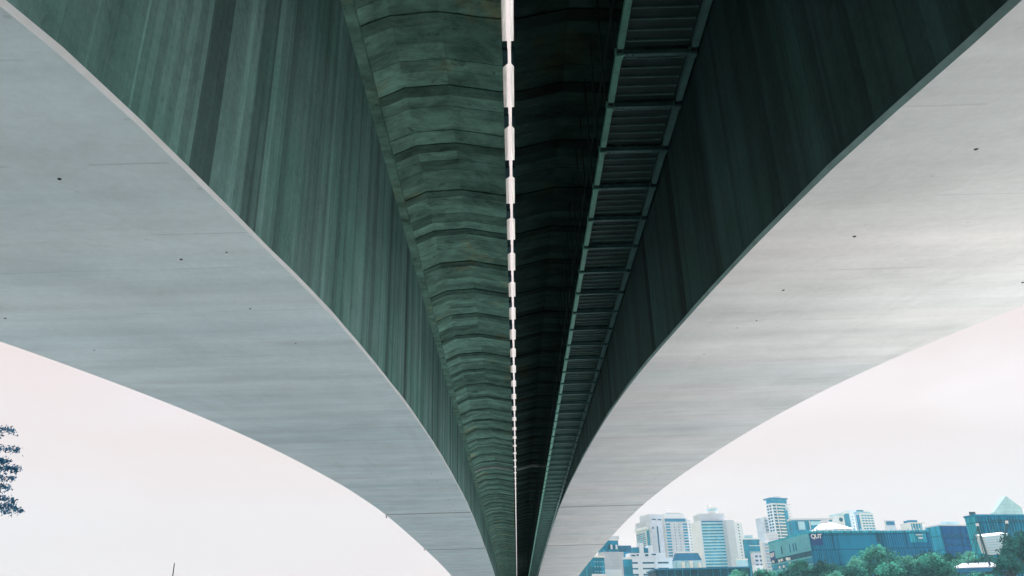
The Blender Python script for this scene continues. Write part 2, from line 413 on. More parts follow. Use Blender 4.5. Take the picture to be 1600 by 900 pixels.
    while y < 215 and n < 90:
        if proto is None:
            g = inw
            xg, xs_ = gap_x, slot
            mb = MB()
            def pl(zlo, zhi, a, b, cut):        # corbel plate, chamfered at the far end
                lo = [(xg - g * .05, a, zlo), (xs_, a, zlo), (xs_, b - cut, zlo), (xg - g * .0, b, zlo), (xg - g * .05, b, zlo)]
                hi = [(px, py, zhi) for px, py, _ in lo]
                if g < 0: lo.reverse(); hi.reverse()
                mb.hexa(lo, hi)
            pl(H + Z0 + .20, H + Z0 + .26, y + .40, y + .92, .12)
            for q in range(4):
                xa, xb = sorted((xg - g * .03, xs_ - g * .006))
                mb.box(xa, xb, y + .36 + q * .12, y + .385 + q * .12, H + Z0 + .265, H + Z0 + .42 + .04 * q)
            proto = part(mb, 'slot_bracket', M['bracket'], False, True)
            mb = MB()
            lo = [(xg, y - 1.30, H + Z0 + .90), (xg, y + .90, H + Z0 + .90)]
            hi = [(xs_ + g * .0, y - 1.30, H + Z0 + 1.75), (xs_, y + .90, H + Z0 + 1.75)]
            th = -g * .03
            P = [lo[0], lo[1], hi[1], hi[0]]; Q = [(a + th, b, c) for a, b, c in P]
            mb.hexa(P, Q)
            pan = part(mb, 'screen_panel', M['screen'], False, True)
        else:
            c = proto.copy(); COL.objects.link(c); c.location.y += n * BAY; c.parent = root
            c = pan.copy(); COL.objects.link(c); c.location.y += n * BAY; c.parent = root
        n += 1; y += BAY
    # drain outlets in the soffit
    spots = DRAINS_L if side < 0 else DRAINS_R
    for (px, py, r_) in spots:
        d = ray(px, py); lo_, hi_ = 1.0, 150.0
        for _ in range(60):                     # meet the soffit curve
            mid = (lo_ + hi_) / 2
            if d.z / d.y * mid < interp(T, mid): lo_ = mid
            else: hi_ = mid
        Y = lo_; X = d.x / d.y * Y; Z = interp(T, Y) + Z0
        mb = MB(); mb.tube([(X, Y, Z - .008), (X, Y, Z + .2)], r_ * .5, 10); part(mb, 'drain_outlet', M['drain'])
    if side < 0:
        for (px, py) in ((628, 823), (672, 865)):
            p0 = at_y(px, py, 58 if px < 650 else 83); 
            mb = MB(); X = xo - .06; zz = interp(T, p0.y) + Z0
            mb.tube([(X, p0.y, zz - .05), (X, p0.y, zz + .6)], .035, 8); part(mb, 'drain_pipe', M['drain'])
    # piers, one behind the camera and one across the river
    for yp in (-11.0, 208.0):
        mb = MB(); z1 = interp(T, yp) + Z0 + .05; xm = (xi + xo) / 2; w = abs(xo - xi) / 2 - 1.0
        mb.prism([(xm + w * math.copysign(abs(math.cos(a)) ** .5, math.cos(a)), yp + 1.1 * math.copysign(abs(math.sin(a)) ** .7, math.sin(a))) for a in [i * math.pi / 12 for i in range(24)]], -3, z1)
        part(mb, 'pier', M['deck'])
    return root
DRAINS_L = [(93, 279, .035), (283, 405, .035), (354, 394, .02), (391, 482, .035), (8, 497, .04), (147, 547, .03), (462, 536, .03), (674, 740, .05), (683, 752, .06), (690, 762, .06),
            (696, 772, .06), (702, 781, .06), (707, 789, .06), (712, 797, .06), (722, 815, .07), (729, 828, .07), (735, 840, .07), (741, 851, .07), (747, 863, .07)]
DRAINS_R = [(1525, 232, .04), (1335, 369, .04), (1224, 453, .04), (1182, 501, .03), (1152, 512, .02), (1598, 441, .04), (1100, 553, .025), (1023, 748, .06), (1012, 757, .06), (1002, 766, .06), (993, 775, .06), (964, 805, .05), (952, 818, .05)]
XIL, XOL, XIR, XOR = -2.95, -8.95, 3.1, 9.0
LB = bridge(-1, XIL, XOL, 0.02, TL, 'left-hand concrete bridge with pale curved soffit and green-toned boarded web facing the slot', M['soffit_left'], M['web_left'], M['boards_left'], 11, M['edge_left'])
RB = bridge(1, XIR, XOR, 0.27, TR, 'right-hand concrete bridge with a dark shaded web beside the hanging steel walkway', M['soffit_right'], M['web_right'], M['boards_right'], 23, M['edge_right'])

# ------------------------------------------------------------------ steel walkway hung under the right deck
ZW = 8.35
KW = ZW / 9.2
WX0, WX1 = 1.80, 3.06
PIT, PY = 1.494 * KW, 11.06 * KW
wk = empty('maintenance_walkway', (2.4, 100, 0), 0, 'long ladder-like green steel walkway hung below the right-hand deck', 'walkway')
OW = Vector(wk.location)
def wpart(mb, name, mat, weld=True):
    mb.v = [(x - OW.x, y - OW.y, z - OW.z) for x, y, z in mb.v]; return mb.build(name, mat, wk, False, weld)
NB = 92
ya, yb = PY - PIT * 6, PY + PIT * (NB - 6)
zw = ZW + Z0
def repeat(proto, n, step):
    for i in range(1, n):
        c = proto.copy(); COL.objects.link(c); c.location.y += i * step; c.parent = wk
# edge beams, one length per bay
for x0, mt in ((WX0, M['steel_green']), (WX1 - .10, M['steel_grey'])):
    mb = MB(); mb.box(x0, x0 + .10, ya + .08, ya + PIT - .155, zw, zw + .10); mb.box(x0 + .03, x0 + .07, ya + .08, ya + PIT - .155, zw + .102, zw + .2)
    repeat(wpart(mb, 'edge_beam', mt), NB, PIT)
    mb = MB(); mb.box(x0 - .012, x0 + .112, ya - .03, ya + .077, zw - .014, zw + .12)
    for q in (-.03, .03):
        mb.tube([(x0 + .05 + q, ya - .02, zw - .03), (x0 + .05 + q, ya - .02, zw - .012)], .014, 6)
    repeat(wpart(mb, 'joint_plate', mt), NB, PIT)
    mb = MB(); mb.box(x0 + .012, x0 + .088, ya - .153, ya - .033, zw + .02, zw + .12)  # black block in place of the shadowed gap between rail lengths
    for q in (.03, .07): mb.tube([(x0 + q, ya - .09, zw - .012), (x0 + q, ya - .09, zw + .02)], .013, 6)
    repeat(wpart(mb, 'joint_gap_block', M['black_steel']), NB, PIT)
mb = MB(); mb.box(WX0 + .115, WX1 - .115, ya - .035, ya + .03, zw - .004, zw + .006); mb.box(WX0 + .115, WX1 - .115, ya + .02, ya + .03, zw + .0065, zw + .12)
for x in (WX0 + .17, WX0 + .26, WX1 - .17, WX1 - .26): mb.tube([(x, ya, zw - .03), (x, ya, zw - .005)], .018, 6)
repeat(wpart(mb, 'cross_beam', M['steel_grey']), NB, PIT)
# ribbed decking tray in each bay
mb = MB(); a0, a1 = ya + .05, ya + PIT - .05
mb.box(WX0 + .105, WX1 - .105, a0, a1, zw + .125, zw + .145)
tray = wpart(mb, 'deck_tray', M['grating']); repeat(tray, NB, PIT)
mb = MB()
for q in range(5):
    yy = a0 + (a1 - a0) * (q + .6) / 5.3
    mb.box(WX0 + .14, WX1 - .14, yy - .007, yy + .007, zw + .09, zw + .123)
rib = wpart(mb, 'decking_ribs', M['grating_lip']); repeat(rib, NB, PIT)
# hangers up to the deck and the handrails
for x in (WX0 - .03, WX1 + .015 - .05):
    mb = MB(); mb.box(x, x + .028, ya - .025, ya + .025, zw + .13, H + Z0 + .12); repeat(wpart(mb, 'hanger', M['hanger']), NB, PIT)
for h_ in (1.05,):
    mb = MB(); mb.tube([(WX0 + .03, ya, zw + h_), (WX0 + .03, yb, zw + h_)], .016, 6); wpart(mb, 'handrail', M['hanger'])

#CITYBEGIN
# ------------------------------------------------------------------ the city across the river
M['white_wall'] = mat_plain('white_painted_wall', (.72, .76, .83), .8, .2, 0, .05, .08)
M['pink_wall'] = mat_plain('pale_concrete_wall', (.56, .60, .68), .85, .15, 0, .07, .08)
M['grey_wall'] = mat_facade('grey_lilac_cladding', (.50, .53, .60), 3.2, 2.4, .9, .05)
M['aqua_wall'] = mat_facade('pale_aqua_spandrel', (.40, .66, .78), 3.2, 2.0, .9, .06)
M['teal_glass'] = mat_facade('teal_glass', (.012, .24, .42), 3.4, 1.6, .75, .3, .5, .12)
M['dark_glass'] = mat_facade('dark_blue_glass', (.010, .095, .19), 3.4, 1.4, .75, .3, .5, .12)
M['wedge'] = mat_facade('pale_silver_glass', (.34, .50, .56), 3.6, 3, .8, .08, .6, .1)
M['navy'] = mat_plain('navy_sign_face', (.008, .035, .20), .6, .3, 0, .06, .5)
M['blue_roof'] = mat_plain('blue_metal_roof', (.010, .17, .36), .55, .35, 0, .1, .3)
M['green_clad'] = mat_facade('sage_green_cladding', (.10, .38, .48), 3.6, 3.0, .88, .05)
M['teal_louvre'] = mat_facade('teal_ribbed_cladding', (.006, .16, .34), 5.2, .9, .62, .12, .8, .1, 2.6)
M['teal_smooth'] = mat_facade('teal_smooth_cladding', (.007, .22, .42), 5.2, 3, .62, .06, .8, .1)
M['aqua_louvre'] = mat_facade('aqua_ribbed_cladding', (.03, .38, .52), 5.2, .9, .62, .12, .8, .1, 2.6)
M['blue_louvre'] = mat_facade('deep_blue_ribbed_cladding', (.008, .10, .32), 5, .9, .6, .15, .8, .1, 2.6)
M['white_metal'] = mat_plain('white_metal', (.78, .78, .78), .5, .4, 0, .04)
M['mast'] = mat_plain('dark_teal_mast_steel', (.02, .07, .09), .5, .4)
M['letter'] = mat_plain('white_lettering', (.85, .85, .85), .6, .3, 0, .02)

class B: pass
def bldg(name, label, cat, xl, xc, xr, yt, Y, deg, mat, zb=8.0, group=None, D=None, Wd=None, top=None):
    """near corner seen at pixel (xc, yt) at distance Y; right face ends at xr, left face at xl"""
    b = B(); a = R(deg); C = at_y(xc, yt, Y); ex = Vector((math.cos(a), math.sin(a))); ey = Vector((-math.sin(a), math.cos(a)))
    def hit(px, d):
        r = ray(px, yt); den = d.x * r.y - d.y * r.x
        return -(C.x * r.y - C.y * r.x) / den
    b.W = Wd if Wd else hit(xr, ex); b.D = D if D else hit(xl, ey); b.H = C.z - zb
    b.root = empty(name, (C.x, C.y, zb), a, label, cat, group); b.mat = mat
    m = MB(); m.box(0, b.W, 0, b.D, 0, b.H); b.body = m.build('wall', mat, b.root)
    b.Y = Y; b.zb = zb
    def zpx(py): return at_y(xc, py, Y).z - zb
    b.z = zpx
    return b
def fbox(b, name, mat, face, u0, u1, z0, z1, out=.12, parent=None):
    """box proud of a face; u runs 0..1 along the face from the near corner"""
    m = MB()
    if face == 'r': m.box(b.W * u0, b.W * u1, -out, .05, z0, z1)
    elif face == 'l': m.box(-out, .05, b.D * u0, b.D * u1, z0, z1)
    return m.build(name, mat, parent or b.root)
def windows(b, name, mat, face, u0, u1, z0, z1, rows, cols, fu=.6, fz=.5, out=.1):
    du = (u1 - u0) / cols; dz = (z1 - z0) / rows; first = {}
    for i in range(rows):
        for j in range(cols):
            fbox(b, name, mat, face, u0 + du * (j + .5 - fu / 2), u0 + du * (j + .5 + fu / 2), z0 + dz * (i + .5 - fz / 2), z0 + dz * (i + .5 + fz / 2), out)
def rbox(b, name, mat, x0, x1, y0, y1, z0, z1):
    """a box on or in the block, fractions of its plan"""
    m = MB(); m.box(b.W * x0, b.W * x1, b.D * y0, b.D * y1, z0, z1); return m.build(name, mat, b.root)

# 1 low teal glass block and the grey stair tower next to the bridge
b = bldg('glass_building', 'low teal glass building just right of the bridge soffit, lowest at the skyline edge', 'building', 898, 925, 944, 871, 395, 25, M['teal_glass'])
windows(b, 'window', M['aqua_wall'], 'r', .1, .98, b.z(897), b.z(874), 3, 4, .5, .12)
rbox(b, 'roof_edge', M['white_metal'], -.02, 1.0, -.02, 1, b.H, b.H + .7); fbox(b, 'canopy', M['white_wall'], 'r', -.1, 1, b.z(903), b.z(897), 1.2)
b = bldg('tower_block', 'blank lilac-grey block topped by a teal glazed upper storey, nearest the bridge', 'building', 934, 944, 974, 862, 420, 22, M['grey_wall'])
rbox(b, 'upper_storey', M['teal_glass'], .0, .78, .05, .9, b.H, b.z(844)); rbox(b, 'roof_slab', M['white_metal'], -.03, .82, .02, .95, b.z(844) + .003, b.z(842))
rbox(b, 'plant_room', M['pink_wall'], .28, .9, .2, .8, b.z(842) + .003, b.z(836.5))
for q in range(4): fbox(b, 'window', M['white_wall'] if q % 2 else M['dark_glass'], 'r', .22 + q * .13, .30 + q * .13, b.z(858), b.z(851), -.02 if 0 else .3)
fbox(b, 'base_wall', M['white_wall'], 'r', -.02, .8, b.z(920), b.z(890), .5)
# 2 teal box and white banded complex
b = bldg('teal_pavilion', 'small blue-roofed glass box on the rooftops left of the white hospital building', 'building', 963, 967, 986, 852.5, 455, 15, M['dark_glass'])
rbox(b, 'roof_slab', M['white_metal'], -.05, 1.0, -.03, 1, b.H + .003, b.H + .8); fbox(b, 'lower_glazing', M['teal_glass'], 'r', .08, .8, b.z(872), b.z(862.5), .5)
b = bldg('glass_stair_tower', 'narrow bright teal glazed stair tower against the white banded building', 'building', 973, 975.5, 987.5, 874, 400, 12, M['teal_glass'])
rbox(b, 'parapet', M['white_wall'], -.02, 1.02, -.03, 1, b.H + .003, b.H + .9)
b = bldg('hospital_building', 'low white building with long horizontal window slots in front of the grey towers', 'building', 968, 976, 1051, 872, 440, 14, M['white_wall'])
for (u0, u1) in ((.13, .26), (.36, .60), (.68, .90)):
    for (ya_, yb_) in ((881, 878.5), (890, 887.8), (900, 897)):
        fbox(b, 'window', M['dark_glass'], 'r', u0, u1, b.z(ya_), b.z(yb_), .15)
for q in (.10, .335, .64): fbox(b, 'pilaster', M['white_wall'], 'r', q - .012, q + .012, 0, b.H, .4)
rbox(b, 'upper_storey', M['white_wall'], .12, .86, .08, .9, b.H, b.z(864))
rbox(b, 'lift_tower', M['white_wall'], .33, .42, .1, .6, b.z(864), b.z(848)); rbox(b, 'lift_tower', M['white_wall'], .52, .62, .15, .6, b.z(864), b.z(852))
for (u0, u1, ya_, yb_) in ((.15, .23, 869, 867), (.26, .30, 868.5, 866), (.44, .50, 869, 866), (.58, .66, 867.5, 865.5)):
    m = MB(); m.box(b.W * u0, b.W * u1, b.D * .08 - .3, b.D * .08 + .1, b.z(ya_), b.z(yb_)); m.build('window', M['dark_glass'], b.root)
rbox(b, 'roof_glazing', M['teal_glass'], .20, .325, .1, .5, b.z(864) + .003, b.z(855)); rbox(b, 'roof_glazing', M['teal_glass'], .43, .51, .1, .5, b.z(864) + .003, b.z(856))
# 3 grey tower pair
b = bldg('office_tower', 'broad grey tower with blank front slab and dark vertical slit', 'building', 992, 1014, 1040, 813, 620, 24, M['grey_wall'])
fbox(b, 'slit_window', M['dark_glass'], 'r', .42, .49, b.z(872), b.z(822), .3)
fbox(b, 'window', M['dark_glass'], 'r', .16, .24, b.z(826), b.z(823.5), .3)
for q in range(13): fbox(b, 'window', M['teal_glass'], 'l', .35, .95, b.z(870 - q * 3.1), b.z(868.6 - q * 3.1), .2)
fbox(b, 'balcony', M['white_wall'], 'l', .1, 1.0, b.z(826), b.z(822), 1.5); fbox(b, 'corner_glazing', M['teal_glass'], 'l', .05, .22, b.z(870), b.z(828), .3)
rbox(b, 'plant_room', M['pink_wall'], .12, .98, .1, .8, b.H, b.z(802.5))
for q in (.28, .62): m = MB(); m.box(b.W * q, b.W * (q + .2), b.D * .1 - .3, b.D * .1 + .1, b.z(811.5), b.z(809.8)); m.build('window', M['dark_glass'], b.root)
b = bldg('apartment_tower', 'grey-lilac tower with columns of teal windows and white rooftop slab', 'building', 1034, 1037.5, 1073, 810, 612, 12, M['grey_wall'])
fbox(b, 'top_band', M['blue_roof'], 'r', .03, .92, b.z(815), b.z(810.6), .4)
windows(b, 'window', M['teal_glass'], 'r', .04, .24, b.z(880), b.z(817), 14, 1, .95, .55)
windows(b, 'window', M['teal_glass'], 'r', .78, .98, b.z(880), b.z(817), 14, 1, .95, .55)
windows(b, 'window', M['dark_glass'], 'r', .32, .72, b.z(880), b.z(817), 14, 2, .16, .35)
rbox(b, 'roof_storey', M['white_wall'], .0, .9, .0, .9, b.H + .003, b.z(803)); rbox(b, 'plant_room', M['pink_wall'], .1, .8, .1, .8, b.z(803), b.z(801))
mb = MB(); 
for q in range(3): mb.tube([(b.W * .28 + q % 2 * 1.2, b.D * .3 + q * .8, b.z(801)), (b.W * .28 + .5, b.D * .3 + .6, b.z(783))], [.16, .08], 5)
for q in range(5): mb.box(b.W * .28 - .6, b.W * .28 + 1.6, b.D * .3, b.D * .3 + 1.2, b.z(799 - q * 4), b.z(798.6 - q * 4))
mb.build('antenna', M['white_metal'], b.root)
b = bldg('side_tower', 'narrow bright white tower slab against the right flank of the lilac tower', 'building', 1070, 1073.5, 1078.5, 812, 640, 40, M['white_wall'], D=14)
windows(b, 'window', M['dark_glass'], 'r', .2, .9, b.z(880), b.z(817), 14, 1, .4, .3)
# 4 mansard building and long glass pavilion
b = bldg('plant_hall', 'low building with dark blue mansard roof between the two grey towers', 'building', 1050, 1055, 1097, 876, 430, 10, M['aqua_wall'])
mb = MB(); z0, z1 = b.H, b.z(864)
mb.hexa([(0, 0, z0), (b.W, 0, z0), (b.W, b.D, z0), (0, b.D, z0)], [(b.W * .10, b.D * .3, z1), (b.W * .92, b.D * .3, z1), (b.W * .92, b.D * .8, z1), (b.W * .10, b.D * .8, z1)]); mb.build('mansard_roof', M['blue_roof'], b.root)
rbox(b, 'roof_rail', M['white_metal'], .08, .94, .28, .82, z1 + .003, z1 + .5)
for q in range(6):
    mb = MB(); cx = b.W * (.08 + q * .15); mb.tube([(cx, -1.4, b.z(888)), (cx, -1.4, b.z(877 + (q % 3) * 1.6))], 1.1, 10); mb.build('vent_stack', M['white_metal'] if q % 2 else M['aqua_wall'], b.root)
b = bldg('glass_pavilion', 'long low dark glass pavilion with thin flat roof along the foot of the towers', 'building', 1018, 1024, 1172, 891.5, 300, 4, M['dark_glass'], D=12)
rbox(b, 'roof_slab', M['blue_roof'], -.015, 1.01, -.08, 1.05, b.H + .003, b.H + .55)
for q in range(12): fbox(b, 'mullion', M['teal_glass'], 'r', .04 + q * .08, .046 + q * .08, 0, b.H, .25)
# 5 banded slab tower
b = bldg('slab_tower', 'tall slab tower with close horizontal teal bands and a round rooftop drum', 'building', 1088, 1091, 1134, 813.5, 560, 8, M['white_wall'], D=16)
n = 16; za, zb_ = b.z(893), b.z(816.5)
for q in range(n):
    z0 = za + (zb_ - za) * q / n; dz = (zb_ - za) / n
    fbox(b, 'window_band', M['teal_glass'], 'r', .09, .985, z0, z0 + dz * .42, .25); fbox(b, 'spandrel', M['aqua_wall'], 'r', .09, .985, z0 + dz * .42 + .003, z0 + dz * .997, .18)
fbox(b, 'top_band', M['blue_roof'], 'r', .10, .98, b.z(816), b.z(814), .4)
rbox(b, 'plant_room', M['pink_wall'], .1, 1.0, .1, .9, b.H, b.z(802))
mb = MB(); mb.tube([(b.W * .68, b.D * .4, b.z(802)), (b.W * .68, b.D * .4, b.z(791.5))], b.W * .19, 18); mb.build('rooftop_drum', M['white_metal'], b.root)
mb = MB(); mb.tube([(b.W * .68, b.D * .4, b.z(797)), (b.W * .68, b.D * .4, b.z(794))], b.W * .196, 18); mb.build('drum_window', M['aqua_wall'], b.root)
mb = MB(); mb.tube([(b.W * .56, b.D * .4, b.z(791.5)), (b.W * .56, b.D * .4, b.z(787))], 1.3, 10); mb.build('flue', M['white_metal'], b.root)
b = bldg('blank_slab', 'windowless lilac tower slab attached right of the banded tower', 'building', 1133, 1134.5, 1146, 812.5, 556, 12, M['pink_wall'], D=14)
b = bldg('white_tower', 'bright white tower side with a single column of small dark windows', 'building', 1145, 1146.5, 1159, 816, 575, 30, M['white_wall'], D=14)
windows(b, 'window', M['dark_glass'], 'r', .36, .62, b.z(885), b.z(817), 14, 1, .5, .38)
# 6 small blocks between
b = bldg('narrow_tower', 'thin grey-teal tower strip right of the white tower side', 'building', 1155, 1157, 1160.5, 829, 600, 30, M['aqua_wall'], D=12)
b = bldg('teal_office', 'mid-height teal glass office with white floor bands', 'building', 1160, 1163, 1187, 843, 520, 10, M['teal_glass'])
for yy in (852.5, 862.5, 872, 881): fbox(b, 'floor_band', M['white_metal'], 'r', .25, .98, b.z(yy + .9), b.z(yy), .3)
rbox(b, 'roof_edge', M['white_metal'], -.02, 1.02, 0, 1, b.H + .003, b.H + .7); rbox(b, 'plant_room', M['aqua_wall'], .1, .6, .2, .8, b.H + .71, b.H + 2.6)
b = bldg('white_cubes', 'small white and pale blue rooftop block in front of the teal office', 'building', 1150, 1153, 1168, 875, 440, 14, M['aqua_wall'])
rbox(b, 'roof_slab', M['white_metal'], -.04, 1.04, -.02, 1, b.H + .003, b.H + .7)
b = bldg('plain_house', 'low white house with three dark windows below the teal office', 'building', 1172, 1176, 1192, 864, 430, 16, M['grey_wall'])
windows(b, 'window', M['dark_glass'], 'r', .1, .95, b.z(886), b.z(866), 3, 2, .6, .45); fbox(b, 'terrace', M['white_wall'], 'r', -.2, 1.1, b.z(895), b.z(884), 2.0)
b = bldg('banded_flats', 'white flats with stacked balcony slabs in front of the tall balcony tower', 'building', 1186, 1189.5, 1203.5, 845, 395, 18, M['white_wall'])
for q in range(9):
    fbox(b, 'balcony', M['white_wall'], 'r', .25, 1.02, b.z(849.6 + q * 5), b.z(848 + q * 5), 1.0); fbox(b, 'window', M['pink_wall'] if q % 2 else M['aqua_wall'], 'r', .3, .98, b.z(852.4 + q * 5), b.z(849.8 + q * 5), .1)
# 7 tall balcony tower
b = bldg('balcony_tower', 'tallest apartment tower with stacked balconies and a dark flat crown', 'building', 1196, 1206, 1231, 786, 600, 22, M['white_wall'])
for q in range(17):
    za, zb_ = b.z(868 - q * 4.8), b.z(868 - q * 4.8 - 2.7)
    fbox(b, 'window', M['teal_glass'], 'r', .28, .80, za, zb_, .2); fbox(b, 'balcony', M['white_metal'], 'r', .26, .60, zb_ + .003, zb_ + .9, 1.3)
    fbox(b, 'window', M['dark_glass'], 'r', .03, .2, za, zb_, .2); fbox(b, 'side_balcony', M['white_wall'], 'r', .86, 1.10, zb_, zb_ + .8, .9)
    fbox(b, 'window', M['dark_glass'], 'l', .2, .45, za, zb_, .2); fbox(b, 'window', M['dark_glass'], 'l', .6, .85, za, zb_, .2)
fbox(b, 'glazed_strip', M['teal_glass'], 'r', .66, .86, b.z(872), b.z(797), .5)
rbox(b, 'penthouse', M['teal_glass'], .05, .95, .02, 1.0, b.H, b.z(779.5)); rbox(b, 'crown_roof', M['blue_roof'], -.10, 1.0, -.08, 1.05, b.z(779.5) + .003, b.z(777.5)); rbox(b, 'roof_fin', M['white_metal'], .35, .65, .2, .8, b.z(777.5), b.z(774.5))
b = bldg('tower_wing', 'narrow lower wing with small windows left of the tallest apartment tower', 'building', 1191, 1193.5, 1199, 808, 606, 22, M['grey_wall'], D=10)
windows(b, 'window', M['dark_glass'], 'r', .1, .95, b.z(870), b.z(811), 12, 2, .6, .5)
b = bldg('rooftop_house', 'pink-white stepped rooftop house below the tallest tower, behind the sage wall', 'building', 1194, 1199, 1215, 832, 420, 12, M['white_wall'])
windows(b, 'window', M['pink_wall'], 'r', .1, .95, b.z(850), b.z(834), 3, 4, .5, .4)
# 8 flat-roofed glass hall and white tent roof
b = bldg('glass_hall', 'flat-roofed teal glass hall beside the white hipped roof', 'building', 1231, 1237, 1300, 813, 450, 8, M['teal_glass'])
rbox(b, 'roof_slab', M['pink_wall'], -.03, 1.03, -.08, 1, b.H + .003, b.H + .9); fbox(b, 'column', M['white_metal'], 'r', .42, .432, b.z(835), b.z(814), .5)
fbox(b, 'glazed_panel', M['aqua_wall'], 'r', .45, .98, b.z(821), b.z(815), .3); fbox(b, 'glazed_panel', M['aqua_wall'], 'r', .14, .30, b.z(828), b.z(815), .3)
e = at_y(1305, 826.5, 400); t = empty('hipped_roof_hall', (e.x, e.y, 8), 0, 'hall with a white hipped roof rising behind the teal ribbed building', 'building')
s_ = 400 / 1365; zz = e.z - 8; up = at_y(1305, 812.5, 400).z - 8
mb = MB(); mb.box(-24 * s_, 24 * s_, 0, 14, 0, zz); mb.build('wall', M['pink_wall'], t)
mb = MB(); w = 27 * s_; mb.hexa([(-w, -1, zz + .003), (w, -1, zz + .003), (w, 15, zz + .003), (-w, 15, zz + .003)], [(-10 * s_, 6, up), (-3 * s_, 6, up), (-3 * s_, 8, up), (-10 * s_, 8, up)]); mb.build('roof', M['white_metal'], t)
mb = MB(); mb.box(-12 * s_, -1 * s_, 5.5, 8.5, up - .8, up + .8); mb.build('ridge_vent', M['white_wall'], t)
# 9 white apartment block with aqua core, two rooftop boxes
b = bldg('white_apartments', 'white apartment block with a recessed aqua core above the ribbed building', 'building', 1334, 1342, 1364, 801.5, 640, 18, M['white_wall'])
windows(b, 'window', M['teal_glass'], 'r', .1, .95, b.z(832), b.z(803.5), 7, 4, .75, .45); fbox(b, 'core', M['teal_glass'], 'l', .05, .6, b.z(840), b.z(804), .3)
rbox(b, 'roof_storey', M['aqua_wall'], -.05, .85, .1, .9, b.H, b.z(799)); rbox(b, 'lift_house', M['teal_glass'], .05, .42, .2, .6, b.z(799), b.z(796.3))
b = bldg('apartment_wing', 'blank white slab left of the recessed aqua core', 'building', 1323, 1326, 1337, 797, 650, 10, M['white_wall'], D=14)
windows(b, 'window', M['dark_glass'], 'r', .2, .5, b.z(835), b.z(805), 6, 1, .5, .35)
b = bldg('corner_apartments', 'small white building with one round window and teal side beside the hipped roof', 'building', 1306, 1308, 1318, 804.5, 610, 12, M['white_wall'], D=10)
mb = MB(); zc = b.z(812); mb.tube([(b.W * .45, -.3, zc), (b.W * .45, .1, zc)], 1.5, 12); mb.build('round_window', M['dark_glass'], b.root); rbox(b, 'roof_slab', M['aqua_wall'], -.1, 1.1, -.1, 1, b.H + .003, b.H + .8)
b = bldg('glass_flank', 'teal glazed block squeezed between two white apartment slabs', 'building', 1317, 1318.5, 1326, 802.5, 640, 10, M['teal_glass'], D=12)
rbox(b, 'roof_slab', M['white_metal'], -.1, 1.0, -.1, 1, b.H + .003, b.H + .8)
b = bldg('rooftop_box', 'small white rooftop box with one big blue window', 'building', 1381, 1383, 1397.5, 814, 480, 10, M['white_wall'])
fbox(b, 'window', M['blue_roof'], 'r', .06, .94, b.z(820.5), b.z(814.8), .3); rbox(b, 'roof_slab', M['white_metal'], -.05, 1.05, -.05, 1, b.H + .003, b.H + .5)
b = bldg('penthouse', 'glazed teal penthouse with white end wall and overhanging slab', 'building', 1411, 1423, 1440, 818, 470, 14, M['teal_glass'])
rbox(b, 'end_wall', M['white_wall'], -.5, -.003, 0, .7, 0, b.z(817.5)); rbox(b, 'roof_slab', M['white_metal'], -.1, 1.25, -.1, 1, b.H + .003, b.H + .6); rbox(b, 'upper_storey', M['blue_roof'], .0, .72, .1, .9, b.H + .61, b.z(812.3))
for q in range(4): fbox(b, 'mullion', M['white_metal'], 'r', .1 + q * .25, .13 + q * .25, 0, b.H, .3)
# 10 ribbed teal building with the two signs
def sign(parent, name, x, z, w, h, face, text, tsize, toff, D=None):
    """navy sign panel with white letters; face 'r' (normal -y) or 'l' (normal -x)"""
    mb = MB()
    if face == 'r': mb.box(x, x + w, -.35, -.16, z, z + h)
    else: mb.box(-.35, -.16, x, x + w, z, z + h)
    p = mb.build(name, M['navy'], parent)
    cu = bpy.data.curves.new('lettering', 'FONT'); cu.body = text; cu.size = tsize; cu.extrude = .06; cu.align_x = 'CENTER'; cu.offset = .045; cu.space_character = .86; cu.resolution_u = 3
    o = bpy.data.objects.new('lettering_source', cu); COL.objects.link(o)
    dg = bpy.context.evaluated_depsgraph_get(); me = bpy.data.meshes.new_from_object(o.evaluated_get(dg)); bpy.data.objects.remove(o)
    me.materials.clear(); me.materials.append(M['letter'])
    lo = bpy.data.objects.new('lettering', me); COL.objects.link(lo); lo.parent = p
    if face == 'r': lo.rotation_euler = (R(90), 0, 0); lo.location = (x + w / 2, -.44, z + h + toff)
    else: lo.rotation_euler = (R(90), 0, R(-90)); lo.location = (-.44, x + w / 2, z + h + toff)
    return p
b = bldg('university_building', 'large teal ribbed building with sage side wall and square navy sign with white letters', 'building', 1199, 1263, 1375, 833.5, 310, 8, M['teal_louvre'])
UB = b
fbox(b, 'smooth_panel', M['teal_smooth'], 'r', .40, .93, 0, b.z(834.5), .25)
fbox(b, 'recess', M['dark_glass'], 'r', .935, .998, 0, b.z(834.5), .1)
rbox(b, 'roof_edge', M['aqua_louvre'], -.01, 1.0, -.02, 1.0, b.H + .003, b.H + .7)
for q in range(22): mb = MB(); mb.box(b.W * (.03 + q * .044), b.W * (.05 + q * .044), .1, .4, b.H + .71, b.H + 1.15 + .3 * (q % 3)); mb.build('roof_vent', M['white_metal'] if q % 2 else M['aqua_wall'], b.root)
px = b.W / (1375 - 1263)
sign(b.root, 'sign', 1.6 * px, b.z(852), 18 * px, 17.5 * px, 'r', 'QUT', 8.6 * px * 1.0, -8.2 * px)
fbox(b, 'sage_wall', M['green_clad'], 'l', -.002, 1.0, b.z(860.5), b.H - .01, .3)
for u in (.30, .36, .45, .66): fbox(b, 'slot_window', M['dark_glass'], 'l', u, u + .025, b.z(856), b.z(843), .4)
fbox(b, 'window_band', M['dark_glass'], 'l', .0, 1.0, b.z(869), b.z(861), .1); fbox(b, 'floor_band', M['green_clad'], 'l', .0, 1.0, b.z(871.5), b.z(869) - .003, .5)
